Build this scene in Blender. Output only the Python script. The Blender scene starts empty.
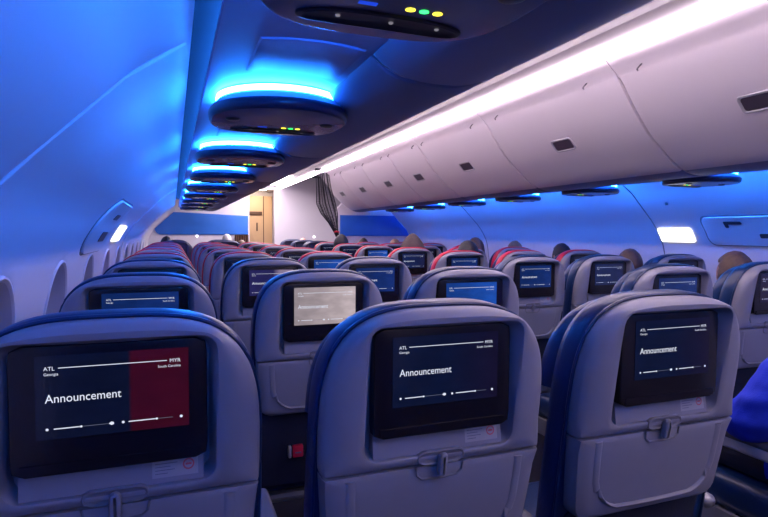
import bpy, bmesh, math, random
from mathutils import Vector, Matrix, noise
C = bpy.context.scene.collection
SC = bpy.context.scene
random.seed(7)
PI = math.pi

# ------------------------------------------------------------------ materials
def mat(name, col, rough=0.5, spec=0.5, metal=0.0, emit=None, es=0.0, coat=0.0, bump=None, vary=None, alpha=None):
    m = bpy.data.materials.new(name); m.use_nodes = True
    nt = m.node_tree; b = nt.nodes['Principled BSDF']
    b.inputs['Base Color'].default_value = (*col, 1)
    b.inputs['Roughness'].default_value = rough
    b.inputs['Specular IOR Level'].default_value = spec
    b.inputs['Metallic'].default_value = metal
    if coat:
        b.inputs['Coat Weight'].default_value = coat; b.inputs['Coat Roughness'].default_value = 0.08
    if emit:
        b.inputs['Emission Color'].default_value = (*emit, 1); b.inputs['Emission Strength'].default_value = es
    if alpha is not None:
        b.inputs['Alpha'].default_value = alpha
    if bump or vary:
        tc = nt.nodes.new('ShaderNodeTexCoord')
    if bump:
        sc, st = bump
        n = nt.nodes.new('ShaderNodeTexNoise'); n.inputs['Scale'].default_value = sc; n.inputs['Detail'].default_value = 3
        bp = nt.nodes.new('ShaderNodeBump'); bp.inputs['Strength'].default_value = st; bp.inputs['Distance'].default_value = 0.002
        nt.links.new(tc.outputs['Object'], n.inputs['Vector']); nt.links.new(n.outputs['Fac'], bp.inputs['Height'])
        nt.links.new(bp.outputs['Normal'], b.inputs['Normal'])
    if vary:
        sc, amt = vary
        n2 = nt.nodes.new('ShaderNodeTexNoise'); n2.inputs['Scale'].default_value = sc
        mx = nt.nodes.new('ShaderNodeMix'); mx.data_type = 'RGBA'
        mx.inputs['A'].default_value = (*[c*(1-amt) for c in col], 1); mx.inputs['B'].default_value = (*[min(1, c*(1+amt)) for c in col], 1)
        nt.links.new(tc.outputs['Object'], n2.inputs['Vector']); nt.links.new(n2.outputs['Fac'], mx.inputs['Factor'])
        nt.links.new(mx.outputs['Result'], b.inputs['Base Color'])
    return m

M = {}
M['shell'] = mat('shell_plastic', (.235, .238, .300), .42, bump=(400, .06), vary=(30, .04))
M['leather'] = mat('navy_leather', (.006, .027, .10), .33, bump=(160, .25), vary=(14, .15))
M['redleather'] = mat('red_leather', (.62, .008, .045), .42, bump=(160, .25), vary=(14, .1))
M['darkshell'] = mat('dark_shell', (.05, .055, .11), .45, vary=(20, .1))
M['kick'] = mat('navy_fabric', (.010, .014, .035), .8, bump=(300, .4), vary=(40, .2))
M['bezel'] = mat('black_gloss', (.010, .008, .012), .22, .5, vary=(20, .1))
M['groove'] = mat('grey_plastic_dark', (.17, .17, .21), .5, vary=(20, .05))
M['armcap'] = mat('armrest_plastic', (.42, .42, .46), .35, vary=(20, .06))
M['armpad'] = mat('armrest_pad', (.10, .10, .13), .55, vary=(20, .1))
M['metal'] = mat('frame_metal', (.35, .36, .40), .35, metal=.6, vary=(20, .08))
M['placard'] = mat('placard_print', (.36, .36, .42), .5, vary=(50, .03))
M['ink'] = mat('ink_dark', (.12, .12, .2), .6, vary=(50, .1))
M['redink'] = mat('ink_red', (.55, .10, .14), .6, vary=(50, .1))
M['wall'] = mat('wall_panel', (.66, .64, .72), .5, bump=(500, .05), vary=(3, .02))
M['reveal'] = mat('window_reveal', (.40, .38, .46), .5, vary=(8, .05))  # darker than the wall: recess shading put into the colour
M['shade'] = mat('window_shade', (.42, .42, .52), .5, vary=(8, .05))
M['binmat'] = mat('bin_plastic', (.70, .645, .685), .40, bump=(500, .04), vary=(3, .02))
M['keel_shaded'] = mat('bin_underside_shaded', (.15, .17, .28), .42, vary=(3, .03))  # darker than the door: shade under the bins put into the colour
M['ceil'] = mat('ceiling_panel', (.40, .375, .39), .5, vary=(3, .02))
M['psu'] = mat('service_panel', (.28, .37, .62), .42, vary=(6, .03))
M['slot_shade'] = mat('slot_shade_black', (.012, .012, .02), .7, vary=(9, .2))  # black inside of the slot, its shade put into the colour
M['pod'] = mat('console_plastic', (.014, .018, .05), .28, vary=(20, .15))
M['podface_sheen'] = mat('console_face_sheen', (.13, .13, .22), .22, vary=(20, .08))  # lighter underside colour stands in for reflected light
M['slot'] = mat('console_recess', (.006, .007, .016), .35, vary=(20, .1))
M['latch'] = mat('latch_dark', (.06, .05, .07), .35, vary=(20, .15))
M['carpet'] = mat('carpet', (.018, .018, .035), .95, bump=(250, .8), vary=(60, .4))
M['bulk'] = mat('bulkhead', (.66, .62, .68), .5, vary=(2, .03))
M['bluewash'] = mat('blue_wash_paint', (.03, .16, .62), .4, vary=(4, .15))
M['wood'] = mat('galley_beige', (.62, .42, .27), .45, vary=(3, .08))
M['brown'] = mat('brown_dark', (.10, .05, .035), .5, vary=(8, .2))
M['net'] = mat('net_black', (.01, .01, .02), .8, vary=(40, .2))
M['skin'] = mat('skin', (.45, .24, .17), .5, vary=(20, .08))
M['skinb'] = mat('skin_pale', (.58, .34, .27), .5, vary=(20, .08))
M['trouser'] = mat('trousers', (.02, .02, .03), .85, bump=(200, .4), vary=(10, .2))
def hairm(n, c): M[n] = mat(n, c, .55, bump=(180, .8), vary=(60, .35))
hairm('hair_brown', (.09, .05, .04)); hairm('hair_dark', (.012, .012, .022)); hairm('hair_grey', (.45, .42, .42)); hairm('hair_tan', (.20, .13, .09))
M['hat'] = mat('hat_knit', (.10, .075, .075), .9, bump=(120, 1), vary=(60, .25))
def shirtm(n, c): M[n] = mat(n, c, .8, bump=(260, .35), vary=(8, .15))
shirtm('shirt_blue', (.006, .035, .62)); shirtm('shirt_grey', (.2, .2, .25)); shirtm('shirt_black', (.015, .015, .025)); shirtm('shirt_teal', (.03, .14, .18)); shirtm('shirt_rose', (.3, .1, .12))
def emis(name, col, s):
    m = bpy.data.materials.new(name); m.use_nodes = True; nt = m.node_tree; nt.nodes.clear()
    e = nt.nodes.new('ShaderNodeEmission'); e.inputs[0].default_value = (*col, 1); e.inputs[1].default_value = s
    o = nt.nodes.new('ShaderNodeOutputMaterial'); nt.links.new(e.outputs[0], o.inputs[0]); return m
M['strip'] = emis('aisle_light', (1, .80, .93), 24.5)
M['ring'] = emis('blue_led', (.012, .185, 1.0), 135.0)
M['fwd_fill'] = emis('forward_fill', (1, .88, .95), 20.0)  # fill for the forward bulkhead, an added lamp
M['led_g'] = emis('led_green', (.03, .9, .12), 4)
M['led_y'] = emis('led_yellow', (.75, .62, .04), 3.5)
M['led_yg'] = emis('led_lime', (.45, .85, .10), 1.8)
M['led_b'] = emis('led_blue', (.02, .08, .9), .8)
M['lens'] = emis('lens_dim', (.8, .75, .9), .25)
M['exit'] = emis('exit_lit', (1, .97, .93), 2.6)
M['exit_ink'] = emis('exit_letter', (.85, .70, .62), 1.0)
M['dot'] = emis('small_lamp', (1, .95, 1), 3)
M['text'] = emis('screen_white', (.80, .84, 1.0), .95)
M['textdim'] = emis('screen_white_dim', (.45, .50, .75), .25)

def screen_mat(name, left, right, split, soft, glow=1.0):
    """picture on a seat-back display: two colour fields behind gloss glass"""
    m = bpy.data.materials.new(name); m.use_nodes = True
    nt = m.node_tree; b = nt.nodes['Principled BSDF']
    b.inputs['Base Color'].default_value = (.004, .004, .008, 1); b.inputs['Roughness'].default_value = .16
    tc = nt.nodes.new('ShaderNodeTexCoord'); sp = nt.nodes.new('ShaderNodeSeparateXYZ')
    mr = nt.nodes.new('ShaderNodeMapRange'); mr.inputs['From Min'].default_value = split-soft; mr.inputs['From Max'].default_value = split+soft
    nz = nt.nodes.new('ShaderNodeTexNoise'); nz.inputs['Scale'].default_value = 4
    mx = nt.nodes.new('ShaderNodeMix'); mx.data_type = 'RGBA'
    mx.inputs['A'].default_value = (*left, 1); mx.inputs['B'].default_value = (*right, 1)
    m2 = nt.nodes.new('ShaderNodeMath'); m2.operation = 'MULTIPLY_ADD'; m2.inputs[1].default_value = .8*glow; m2.inputs[2].default_value = .6*glow
    L = nt.links
    L.new(tc.outputs['Generated'], sp.inputs[0]); L.new(sp.outputs['X'], mr.inputs['Value']); L.new(mr.outputs['Result'], mx.inputs['Factor'])
    L.new(tc.outputs['Generated'], nz.inputs['Vector']); L.new(nz.outputs['Fac'], m2.inputs[0])
    L.new(mx.outputs['Result'], b.inputs['Emission Color']); L.new(m2.outputs[0], b.inputs['Emission Strength'])
    return m
M['scr_navy'] = screen_mat('display_navy', (.0022, .0052, .024), (.006, .004, .018), .75, .25)
M['scr_red'] = screen_mat('display_navy_red', (.0025, .0045, .018), (.035, .002, .008), .60, .012)
M['scr_blue_reflect'] = screen_mat('display_blue_reflection', (.006, .040, .22), (.010, .075, .42), .6, .5)  # bright blue reflection of the consoles painted in as screen glow
M['scr_deep'] = screen_mat('display_deep_blue', (.004, .018, .10), (.006, .024, .14), .5, .4)
M['scr_navy2'] = screen_mat('display_navy_wide', (.005, .014, .070), (.010, .012, .05), .7, .3)
M['scr_dim'] = screen_mat('display_dim_wine', (.012, .007, .022), (.022, .006, .016), .5, .4)
M['scr_mixed'] = screen_mat('display_violet', (.018, .016, .09), (.22, .17, .26), .62, .08)
M['scr_glare'] = screen_mat('display_glare', (.30, .25, .27), (.50, .41, .43), .55, .45)  # pale glare painted in as screen glow

# ------------------------------------------------------------------ mesh helpers
class MB:
    def __init__(s): s.v = []; s.f = []; s.m = []
    def add(s, vs, fs, mi=0):
        o = len(s.v); s.v += [tuple(v) for v in vs]
        for f in fs: s.f.append([i+o for i in f]); s.m.append(mi)
    def loft(s, loops, closed=True, cap0=False, cap1=False, mi=0, flip=False):
        n = len(loops[0]); o = len(s.v)
        for l in loops: s.v += [tuple(p) for p in l]
        for k in range(len(loops)-1):
            for i in range(n if closed else n-1):
                j = (i+1) % n
                f = [o+k*n+i, o+k*n+j, o+(k+1)*n+j, o+(k+1)*n+i]
                s.f.append(f[::-1] if flip else f); s.m.append(mi)
        if cap0:
            f = [o+i for i in range(n)][::-1]; s.f.append(f[::-1] if flip else f); s.m.append(mi)
        if cap1:
            q = o+(len(loops)-1)*n; f = [q+i for i in range(n)]; s.f.append(f[::-1] if flip else f); s.m.append(mi)
    def box(s, x0, x1, y0, y1, z0, z1, mi=0, r=0.0, fn=None):
        """rounded box: superellipse-cornered loops in xz lofted along y"""
        if r <= 0:
            vs = [(x, y, z) for z in (z0, z1) for y in (y0, y1) for x in (x0, x1)]
            fs = [(0, 2, 3, 1), (4, 5, 7, 6), (0, 1, 5, 4), (2, 6, 7, 3), (0, 4, 6, 2), (1, 3, 7, 5)]
            if fn: vs = [fn(*v) for v in vs]
            s.add(vs, fs, mi); return
        def loop(y, ins):
            out = []
            a, b, c, d = x0+ins, x1-ins, z0+ins, z1-ins
            rr = max(.0005, r-ins*.5)
            for cx, cz, a0 in ((b-rr, d-rr, 0), (a+rr, d-rr, 90), (a+rr, c+rr, 180), (b-rr, c+rr, 270)):
                for k in range(5):
                    t = math.radians(a0+k*22.5); p = (cx+rr*math.cos(t), y, cz+rr*math.sin(t))
                    out.append(fn(*p) if fn else p)
            return out
        e = min(r, (y1-y0)*.45)
        s.loft([loop(y0, e*.8), loop(y0+e*.25, e*.28), loop(y0+e, 0), loop(y1-e, 0), loop(y1-e*.25, e*.28), loop(y1, e*.8)], cap0=True, cap1=True, mi=mi, flip=True)
    def tube(s, pts, r, n=8, mi=0, flat=1.0, cap=True):
        pts = [Vector(p) for p in pts]; loops = []
        up = Vector((0, 0, 1))
        for i, p in enumerate(pts):
            d = (pts[min(i+1, len(pts)-1)]-pts[max(i-1, 0)]).normalized()
            ref = up if abs(d.z) < .9 else Vector((0, 1, 0))
            a = d.cross(ref).normalized(); b = d.cross(a).normalized()
            rr = r[i] if isinstance(r, (list, tuple)) else r
            loops.append([p+a*rr*math.cos(2*PI*k/n)+b*rr*flat*math.sin(2*PI*k/n) for k in range(n)])
        s.loft(loops, cap0=cap, cap1=cap, mi=mi)
    def mesh(s, name, mats, smooth=True, angle=40):
        me = bpy.data.meshes.new(name); me.from_pydata(s.v, [], s.f)
        for m in mats: me.materials.append(m)
        me.polygons.foreach_set('material_index', s.m)
        bm = bmesh.new(); bm.from_mesh(me); bmesh.ops.recalc_face_normals(bm, faces=bm.faces)
        if smooth:
            for f in bm.faces: f.smooth = True
            for e in bm.edges:
                if len(e.link_faces) == 2 and e.calc_face_angle(0) > math.radians(angle): e.smooth = False
        bm.to_mesh(me); bm.free(); me.update()
        return me
    def build(s, name, mats, parent=None, loc=(0, 0, 0), smooth=True, angle=40):
        if not isinstance(mats, (list, tuple)): mats = [mats]
        o = bpy.data.objects.new(name, s.mesh(name, mats, smooth, angle)); C.objects.link(o); o.location = loc
        if parent: o.parent = parent
        return o
def empty(name, loc=(0, 0, 0)):
    o = bpy.data.objects.new(name, None); C.objects.link(o); o.location = loc; o.empty_display_size = .1; return o
def tag(o, label, cat, group=None):
    o['label'] = label; o['category'] = cat
    if group: o['group'] = group
    return o
def struct(o): o['kind'] = 'structure'; return o
def dup(o, parent=None):
    c = o.copy(); C.objects.link(c)
    if parent: c.parent = parent
    for ch in list(o.children): dup(ch, c)
    return c
def text_geo(s, size, align='LEFT'):
    cu = bpy.data.curves.new('t', 'FONT'); cu.body = s; cu.size = size; cu.align_x = align; cu.resolution_u = 3
    o = bpy.data.objects.new('t', cu); C.objects.link(o)
    dg = bpy.context.evaluated_depsgraph_get(); ev = o.evaluated_get(dg); me = ev.to_mesh()
    vs = [tuple(v.co) for v in me.vertices]; fs = [tuple(p.vertices) for p in me.polygons]
    ev.to_mesh_clear(); bpy.data.objects.remove(o); bpy.data.curves.remove(cu)
    return vs, fs

# ------------------------------------------------------------------ cabin cross-section
XC = 1.50
Y0, YR, YL = -2.6, 7.62, 8.35            # tail end; where the bins end on each side
YB = 10.6                                # bulkhead
LW = [(-.40, 0), (-.42, .3), (-.43, .6), (-.43, .85), (-.41, 1.0), (-.385, 1.15), (-.33, 1.26), (-.275, 1.335), (-.20, 1.41), (-.12, 1.49), (-.05, 1.555), (.037, 1.612)]
def catmull(P, n):
    out = []
    for i in range(len(P)-1):
        p0 = P[max(i-1, 0)]; p1 = P[i]; p2 = P[i+1]; p3 = P[min(i+2, len(P)-1)]
        for k in range(n):
            t = k/n
            out.append(tuple(.5*((2*p1[a])+(-p0[a]+p2[a])*t+(2*p0[a]-5*p1[a]+4*p2[a]-p3[a])*t*t+(-p0[a]+3*p1[a]-3*p2[a]+p3[a])*t**3) for a in range(2)))
    out.append(P[-1]); return out
LWs = catmull(LW, 5)
WIN = [(1.58-.80*4+.80*i) for i in range(0, 15)]
def win_depth(y, z):
    d = 0
    if z < .55 or z > 1.30: return 0
    for yc in WIN:
        q = (abs(y-yc)/.205)**2.1+(abs(z-.88)/.250)**2.1
        if q < 1.2:
            t = min(1, max(0, (1.06-q)/.55)); d = max(d, .075*t*t*(3-2*t))
    return d
def wall(side, ya, yb, windows, name):
    ny = int((yb-ya)/(.02 if windows else .25)); mb = MB()
    idx = 0; rows = []
    for j in range(ny+1):
        y = ya+(yb-ya)*j/ny
        row = []
        for x, z in LWs:
            xx = x-(win_depth(y, z) if windows else 0)
            row.append((xx if side < 0 else 2*XC-xx, y, z))
        rows.append(row)
    mb.loft(rows, closed=False)
    # outer skin so the panel has thickness
    lo = [(x-.10 if z < 1.2 else x-.07, z+(.0 if z < 1.2 else .06)) for x, z in LW]
    mb.loft([[((x if side < 0 else 2*XC-x), y, z) for x, z in lo] for y in (ya, yb)], closed=False)
    return struct(mb.build(name, M['wall']))
wall(-1, Y0, YB, True, 'wall_left')
wall(1, Y0, YB, False, 'wall_right')

def wall_x(z):
    for (x0, z0), (x1, z1) in zip(LWs, LWs[1:]):
        if z0 <= z <= z1: return x0+(x1-x0)*(z-z0)/max(1e-6, z1-z0)
    return LWs[-1][0]
def on_wall(side, y, z, off):
    """point standing off the wall skin into the cabin"""
    e = .01; x = wall_x(z); dx = (wall_x(z+e)-wall_x(z-e))/(2*e)
    n = Vector((1, 0, -dx)).normalized()
    p = Vector((x, y, z))+n*off
    if side > 0: p.x = 2*XC-p.x
    return p
def wall_patch(mb, side, ya, yb, za, zb, off, th, mi=0, n=6, r=0.0):
    """slab that follows the wall: front face stands `off` proud; rounded corners when r"""
    def outline(ins):
        pts = []; a, b, c, d = ya+ins, yb-ins, za+ins, zb-ins; rr = max(r-ins, .002)
        for cy, cz, a0 in ((b-rr, d-rr, 0), (a+rr, d-rr, 90), (a+rr, c+rr, 180), (b-rr, c+rr, 270)):
            for k in range(7):
                t = math.radians(a0+k*15); pts.append((cy+rr*math.cos(t), cz+rr*math.sin(t)))
        # subdivide long edges so the slab bends with the wall
        out = []
        for i, p in enumerate(pts):
            q = pts[(i+1) % len(pts)]; out.append(p)
            L = math.hypot(q[0]-p[0], q[1]-p[1]); k = int(L/.03)
            for s_ in range(1, k): out.append((p[0]+(q[0]-p[0])*s_/k, p[1]+(q[1]-p[1])*s_/k))
        return out
    base = outline(0); cy, cz = (ya+yb)/2, (za+zb)/2
    def ring(s_, o): return [on_wall(side, cy+(y-cy)*s_, cz+(z-cz)*s_, o) for y, z in base]
    loops = [ring(1, off-th), ring(1, off*.6), ring(.985, off), ring(.8, off), ring(.5, off), ring(.2, off), ring(.02, off)]
    mb.loft(loops, cap1=True, mi=mi)

# panel seams on the side walls
def wall_seam(side, y, za, zb, name):
    mb = MB(); k = 18
    mb.tube([on_wall(side, y, za+(zb-za)*i/k, .001) for i in range(k+1)], .004, 6, flat=1)
    return struct(mb.build(name, M['wall'] if side < 0 else M['groove']))
for i, y in enumerate((1.13, 5.0)): wall_seam(-1, y, .3, 1.605, 'trim_%d' % (i+1))
wall_seam(1, 3.12, .5, 1.60, 'trim_3'); wall_seam(1, 5.6, .5, 1.60, 'trim_4')
# window shades (structure): one rounded pane and a slim ring for each
for i, yc in enumerate(WIN):
    if yc < .7 or yc > 9: continue
    mb = MB(); base = []
    for k in range(56):
        t = 2*PI*k/56; c, q = math.cos(t), math.sin(t)
        base.append((math.copysign(abs(c)**(2/2.1), c), math.copysign(abs(q)**(2/2.1), q)))
    def ring(f, o): return [(wall_x(.88+v*.25*f)-win_depth(yc+u*.205*f, .88+v*.25*f)+o, yc+u*.205*f, .88+v*.25*f) for u, v in base]
    mb.loft([ring(1.05, -.004), ring(1.04, .005), ring(1.015, .007), ring(1.0, .006), ring(.985, .002)], mi=0)
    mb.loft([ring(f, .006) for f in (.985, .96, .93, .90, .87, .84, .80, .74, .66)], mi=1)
    mb.loft([ring(.66, .004), ring(.64, .011), ring(.61, .011), ring(.60, .006)], mi=0)
    mb.loft([ring(.60, .006), ring(.3, .006), ring(.02, .006)], cap1=True, mi=2)
    struct(mb.build('window_%d' % (i+1), [M['wall'], M['reveal'], M['shade']]))

# floor and ends
mb = MB(); mb.box(-.42, 2*XC+.42, Y0, YB+2.2, -.08, 0); struct(mb.build('floor', M['carpet'], smooth=False))
mb = MB(); mb.box(-.60, 2*XC+.60, Y0-.10, Y0, 0, 2.2); struct(mb.build('wall_rear', M['bulk'], smooth=False))

# ceiling: flat centre, then the cove that holds the light strips
mb = MB()
prof = [(-.385, 2.074), (-.345, 2.092), (-.325, 2.098), (-.26, 2.125), (0, 2.135), (.26, 2.125), (.325, 2.098), (.345, 2.092), (.385, 2.074)]
prof2 = [(t, z+.04) for t, z in prof]
mb.loft([[(XC+t, y, z) for t, z in prof+prof2[::-1]] for y in (Y0, YB+2.0)], cap0=True, cap1=True)
struct(mb.build('ceiling', M['ceil'], angle=20))

# ------------------------------------------------------------------ aisle light strips
def strip_segment(side, ya, yb):
    mb = MB()
    def X(t): return XC+side*t
    mb.loft([[(X(.333), y, 2.077), (X(.372), y, 2.051), (X(.377), y, 2.053), (X(.377), y, 2.066), (X(.336), y, 2.087)] for y in (ya+.004, yb-.004)], cap0=True, cap1=True)
    return mb
seams_strip = [Y0+.02, -1.45, -.30, .85, 2.0, 3.15, 4.30, 5.45, 6.6, 7.75, 8.9, 10.05, YB-.02]
ordn = ['nearest', 'second', 'third', 'fourth', 'fifth', 'sixth', 'seventh', 'eighth', 'ninth', 'tenth', 'eleventh', 'twelfth']
for side in (1, -1):
    k = 0
    for a, b in zip(seams_strip, seams_strip[1:]):
        o = strip_segment(side, a, b).build('ceiling_light', M['strip'], smooth=False)
        if side > 0:
            if a > .5:
                lab = 'white glowing light strip above the far bins, %s segment from the camera' % ordn[k]; k += 1
            else: lab = 'white glowing light strip above the far bins, behind the camera, starting %s m back' % str(round(-a, 1))
        else:
            lab = 'white glowing light strip above the near bins, segment starting %s m along the aisle' % str(round(a, 1))
        tag(o, lab, 'ceiling light', 'aisle light strips')

# ------------------------------------------------------------------ overhead bins
BP = [(.383, 2.060), (.398, 2.047), (.425, 2.024), (.452, 2.002), (.464, 1.986), (.478, 1.966), (.515, 1.915), (.585, 1.82), (.665, 1.728), (.74, 1.663), (.84, 1.590), (.93, 1.552), (1.00, 1.545), (1.07, 1.551), (1.115, 1.572)]
BPs = BP[:5]+catmull(BP[5:], 4)
def bin_surface(z):
    for (t0, z0), (t1, z1) in zip(BPs[4:], BPs[5:]):
        if z1 <= z <= z0 and z0 > z1:
            s = (z0-z)/(z0-z1); return t0+(t1-t0)*s, Vector((t1-t0, z1-z0)).normalized()
    return BPs[-1][0], Vector((1, 0))
def make_bin(side, ya, yb, label, group):
    root = empty('overhead_bin', (XC+side*.9, (ya+yb)/2, 1.545))
    def L(t, y, z): return (side*(t-.9), y-(ya+yb)/2, z-1.545)
    g = .0028
    # housing: top lip and body
    mb = MB()
    pr = BPs[:5]+[(.56, 1.95), (.66, 1.80), (.80, 1.66), (.93, 1.60), (1.115, 1.60), (1.115, 1.72), (1.15, 1.9), (1.0, 2.05), (.6, 2.09), (.40, 2.078)]
    mb.loft([[L(t, y, z) for t, z in pr] for y in (ya, yb)], cap0=True, cap1=True)
    mb.build('body', M['binmat'], root, angle=25)
    # door: the bulged shell, rounded at both ends, with a small rim
    mb = MB(); n = len(BPs)-4
    q = BPs[4:]
    def sec(y, ins):
        out = []
        for i, (t, z) in enumerate(q):
            a = q[max(i-1, 0)]; b = q[min(i+1, len(q)-1)]
            d = Vector((b[0]-a[0], b[1]-a[1])).normalized(); nrm = Vector((d.y, -d.x))  # points into the aisle/down
            if nrm.x > 0 and d.y < 0 and d.x >= 0: nrm = -nrm
            nn = Vector((-abs(d.y), -abs(d.x)))
            out.append(L(t-nn.x*ins, y, z-nn.y*ins))
        inner = [L(t+.022, y, z+.02) for t, z in q[::-1]]
        return out+inner
    mb.loft([sec(ya+g, .008), sec(ya+g+.004, .002), sec(ya+g+.012, 0), sec(yb-g-.012, 0), sec(yb-g-.004, .002), sec(yb-g, .008)], cap0=True, cap1=True)
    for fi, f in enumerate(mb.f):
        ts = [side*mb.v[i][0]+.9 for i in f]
        if len(f) == 4 and min(ts) > .865: mb.m[fi] = 1  # underside faces take the painted shade
    door = mb.build('door', [M['binmat'], M['keel_shaded']], root, angle=35)
    # latch: recessed dark cup with a lighter surround and a paddle
    t, d = bin_surface(1.765); nrm = Vector((-abs(d.y), -abs(d.x))); P0 = Vector((t, 1.765))
    def P(u, w, o):
        p = P0+d*w+nrm*o; return L(p.x, (ya+yb)/2+u, p.y)
    mb = MB()
    def rr(hx, hz, o):
        out = []; r = min(hx, hz)*.45
        for cx, cz, a0 in ((hx-r, hz-r, 0), (-hx+r, hz-r, 90), (-hx+r, -hz+r, 180), (hx-r, -hz+r, 270)):
            for k in range(5):
                a = math.radians(a0+k*22.5); out.append(P(cx+r*math.cos(a), cz+r*math.sin(a), o))
        return out
    mb.loft([rr(.088, .042, -.002), rr(.087, .041, .004), rr(.080, .034, .004), rr(.076, .031, .001)], mi=0)
    mb.loft([rr(.076, .031, .0012), rr(.04, .015, .0012)], cap1=True, mi=1)
    la = mb.build('latch', [M['armcap'], M['latch']], door)
    mb = MB()
    mb.loft([rr(.05, .008, .0), rr(.05, .008, .005), rr(.045, .005, .007)], cap1=True)
    for v in range(len(mb.v)): mb.v[v] = tuple(Vector(mb.v[v])+Vector(P(0, -.012, 0))-Vector(P(0, 0, 0)))
    # the little hooks on the ridge
    mb2 = MB()
    for u in (.42, -.40):
        if (yb-ya)/2 < .45: u *= .7
        p = Vector(L(.450, (ya+yb)/2+u, 2.004)); mb2.tube([p, p+Vector((side*-.012, 0, -.012)), p+Vector((side*-.014, .012, -.022)), p+Vector((side*-.004, .016, -.026))], .0035, 6)
    mb2.build('hook', M['latch'], root)
    return tag(root, label, 'overhead bin', group)
seams_r = [-2.5, -1.35, -.2, .95, 2.10, 3.29, 4.38, 5.08, 5.94, 6.78, YR]
k = 0
for a, b in zip(seams_r, seams_r[1:]):
    if b > .9:
        lab = 'white curved overhead bin across the aisle, %s from the camera' % (ordn[k] if k else 'nearest'); k += 1
    else: lab = 'white curved overhead bin across the aisle, behind the camera, %s m back' % round(-a, 1)
    make_bin(1, a+.003, b-.003, lab, 'bins across the aisle')
seams_l = [-2.5, -1.35, -.2, 1.03, 2.2, 3.35, 4.5, 5.65, 6.8, YL]
k = 0
for a, b in zip(seams_l, seams_l[1:]):
    if b > 0:
        lab = 'shaded overhead bin above the near seats, %s from the camera' % (ordn[k] if k else 'nearest'); k += 1
    else: lab = 'shaded overhead bin above the near seats, behind the camera, %s m back' % round(-a, 1)
    make_bin(-1, a+.003, b-.003, lab, 'bins above the near seats')

# service rail beneath the bins (underside panels), with shallow raised plates between the consoles
PITCH = .868
def service_rail(side, ye, z, pods, name):
    mb = MB()
    X = lambda t: XC+side*t
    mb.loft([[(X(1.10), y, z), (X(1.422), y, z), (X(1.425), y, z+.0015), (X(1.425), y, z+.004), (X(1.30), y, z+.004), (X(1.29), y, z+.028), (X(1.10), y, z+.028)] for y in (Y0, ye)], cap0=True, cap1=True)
    # closed back of the light slot
    mb.loft([[(X(1.30), y, z+.028), (X(1.30), y, z+.12), (X(1.475), y, z+.12), (X(1.475), y, z+.112), (X(1.308), y, z+.112), (X(1.308), y, z+.028)] for y in (Y0, ye)], cap0=True, cap1=True, mi=1)
    mb.loft([[(X(1.309), y, z+.0042), (X(1.4249), y, z+.0042), (X(1.4249), y, z+.0052), (X(1.309), y, z+.0052)] for y in (Y0+.01, ye-.01)], cap0=True, cap1=True, mi=1)
    for yp in pods:
        ya, yb = yp+.20+.215, yp+PITCH-.235
        pl = []
        for ins, dz in ((0, 0), (.003, -.003), (.012, -.005)):
            lp = []
            for k in range(13):
                a = k/12; lp.append((X(1.15+ins+(.20-2*ins)*a), ya+ins-.02*math.sin(a*PI), z+dz))
            for k in range(13):
                a = 1-k/12; lp.append((X(1.15+ins+(.20-2*ins)*a), yb-ins-.02*math.sin(a*PI), z+dz))
            pl.append(lp)
        mb.loft(pl, cap1=True)
    return struct(mb.build(name, [M['psu'], M['slot_shade']], angle=20))
ZP_L, ZP_R = 1.597, 1.587
YP_L, YP_R = .605, .525
podsL = [YP_L+PITCH*i for i in range(-3, 9)]; podsR = [YP_R+PITCH*i for i in range(-3, 9)]
podsL = [y for y in podsL if y < YL-.25]; podsR = [y for y in podsR if y < YR-.2]
service_rail(-1, YL, ZP_L, podsL, 'trim_5'); service_rail(1, YR, ZP_R, podsR, 'trim_6')

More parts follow.
